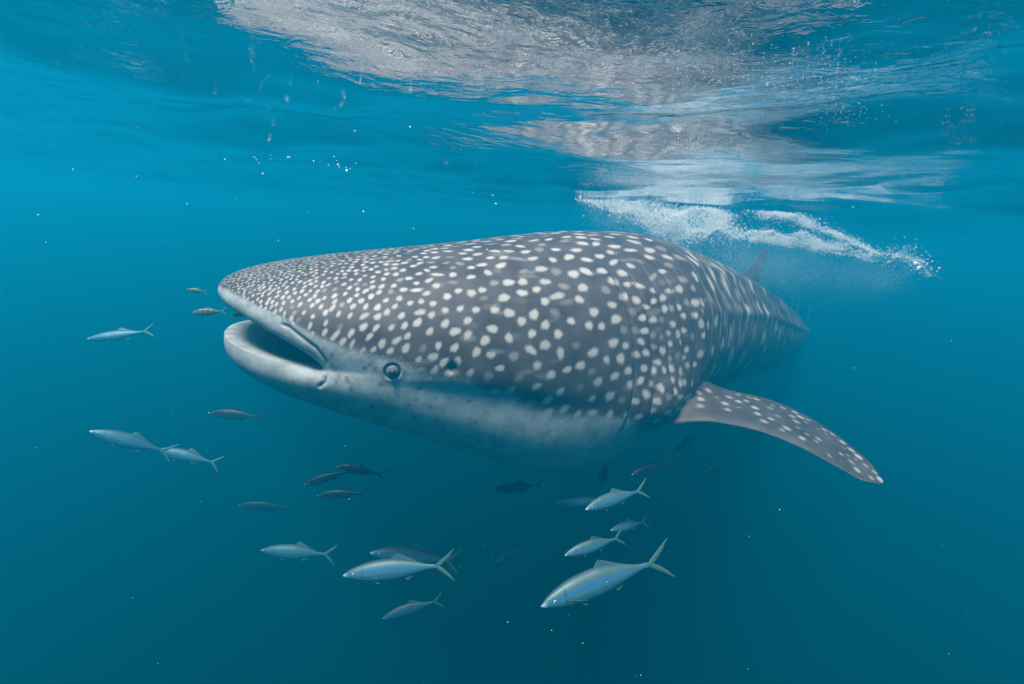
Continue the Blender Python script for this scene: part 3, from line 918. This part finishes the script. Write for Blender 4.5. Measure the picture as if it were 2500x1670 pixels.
def build_foam():
    white, t, out = new_mat('foam')
    df = t.nodes.new('ShaderNodeBsdfDiffuse'); df.inputs[0].default_value = (.93, .94, .95, 1)
    tl_ = t.nodes.new('ShaderNodeBsdfTranslucent'); tl_.inputs[0].default_value = (.93, .94, .95, 1)
    mx = t.nodes.new('ShaderNodeMixShader'); mx.inputs[0].default_value = .45
    t.links.new(df.outputs[0], mx.inputs[1]); t.links.new(tl_.outputs[0], mx.inputs[2]); t.links.new(mx.outputs[0], out.inputs[0])
    A = along([(1405, 486), (1480, 496), (1545, 511), (1607, 535), (1660, 552), (1730, 548), (1800, 566)], 85000, [2, 8, 15, 21, 22, 18, 10], 3.5, .2)
    A2 = along([(1640, 520), (1700, 505), (1735, 512), (1780, 530)], 9000, 9, 3.6, .1)
    B = along([(1755, 485), (1811, 496), (1850, 505), (1888, 518), (1939, 533), (2015, 560), (2092, 595), (2150, 622)], 24000, [3, 5, 8, 9, 8, 6, 5, 5], [3.5, 3.5, 3.5, 3.45, 3.4, 3.35, 3.3, 3.3], .05)
    strands = []
    for k in range(26):
        x0 = rng.uniform(1780, 2040); x1 = x0 + rng.uniform(50, 180)
        f = lambda x: np.interp(x, [1780, 1940, 2150], [575, 603, 632])
        g = lambda x: np.interp(x, [1780, 1940, 2150], [560, 545, 622])
        m0, m1 = rng.beta(1.0, 2.2), rng.beta(1.0, 2.0)
        xs = np.linspace(x0, min(x1, 2150), 5)
        ys = f(xs) + (g(xs) - f(xs)) * np.linspace(m0, m1, 5) + rng.normal(size=5) * 5
        strands.append(along(list(zip(xs, ys)), int(rng.uniform(400, 1000)), 3.6, rng.uniform(3.3, 3.5), .02))
    Cc = np.concatenate(strands)
    Dd = along([(2160, 615), (2200, 628), (2240, 645), (2270, 660)], 2200, [10, 14, 14, 10], 3.25, .08)
    P = np.concatenate([A, A2, B, Cc, Dd])
    rad = rng.gamma(1.5, .0008, len(P)) + .0007
    cloud('foam', P, rad, 'fine', white, 'bright white foam churned up behind the shark back', 'foam')
    # fine bubbles sinking below the foam
    E = along([(1440, 520), (1560, 570), (1680, 600), (1800, 630), (1950, 660), (2100, 670), (2200, 680)], 90000, [14, 28, 36, 44, 40, 32, 20], 3.5, .24, False)
    E2 = along([(1780, 640), (1860, 650), (1960, 650)], 22000, 38, 3.5, .2, False)
    P = np.concatenate([E, E2])
    cloud('fine_bubbles', P, rng.uniform(.0005, .0010, len(P)), 'fine', white, 'misty veil of fine bubbles hanging under the white foam', 'bubbles')
    # added specks laid out as the foam's reflection streaks in the surface
    S = [on_surface([(1632, 148), (1760, 172), (1857, 189), (1964, 225), (2060, 250), (2138, 271)], 350, 14),
         on_surface([(1469, 430), (1560, 436), (1640, 440), (1760, 470)], 14000, 10),
         on_surface([(1627, 353), (1700, 362), (1786, 368), (1888, 404), (1964, 429)], 3000, 10),
         on_surface([(1500, 395), (1620, 400), (1720, 410), (1900, 455), (2000, 470)], 5000, 9),
         on_surface([(1760, 90), (1880, 120), (2000, 150), (2120, 200)], 150, 12)]
    P = np.concatenate(S)
    cloud('foam_reflection', P, rng.uniform(.0003, .0007, len(P)), 'fine', white, 'pale specks standing in for foam reflected in the surface at right', 'reflection')
    # loose bubbles and drifting specks
    n = 200
    px, py = rng.uniform(0, 2500, n), rng.uniform(0, 620, n) ** 1.0
    d = rng.uniform(1.3, 3.6, n)
    P = CAM + d[:, None] * (_f + np.outer((px - 1250) / FPX, RIGHT) + np.outer((835 - py) / FPX, UP))
    ok = P[:, 2] < -.09
    extra = []
    for cx_, cy_, m, sp in ((130, 205, 12, 60), (1030, 300, 18, 130), (660, 388, 8, 20), (840, 400, 12, 30), (2250, 650, 14, 30), (2380, 90, 10, 60), (1790, 1000, 2, 30), (470, 60, 8, 120)):
        for q in range(m):
            extra.append(at(cx_ + rng.normal() * sp, cy_ + rng.normal() * sp * .3, rng.uniform(1.0, 1.8)))
    extra = np.array(extra); extra = extra[extra[:, 2] < -.07]
    m = 120
    dq = rng.uniform(.5, 2.6, m)
    Q = CAM + dq[:, None] * (_f + np.outer((rng.uniform(0, 2500, m) - 1250) / FPX, RIGHT) + np.outer((835 - rng.uniform(450, 1670, m)) / FPX, UP))
    P = np.concatenate([P[ok], extra])
    rad = rng.gamma(2.0, .0005, len(P)) + .0006
    P = np.concatenate([P, Q]); rad = np.concatenate([rad, rng.uniform(.0003, .0006, m)])
    cloud('drifting_specks', P, rad, True, white, 'scattered bright specks drifting in the upper water', 'specks')

build_foam()
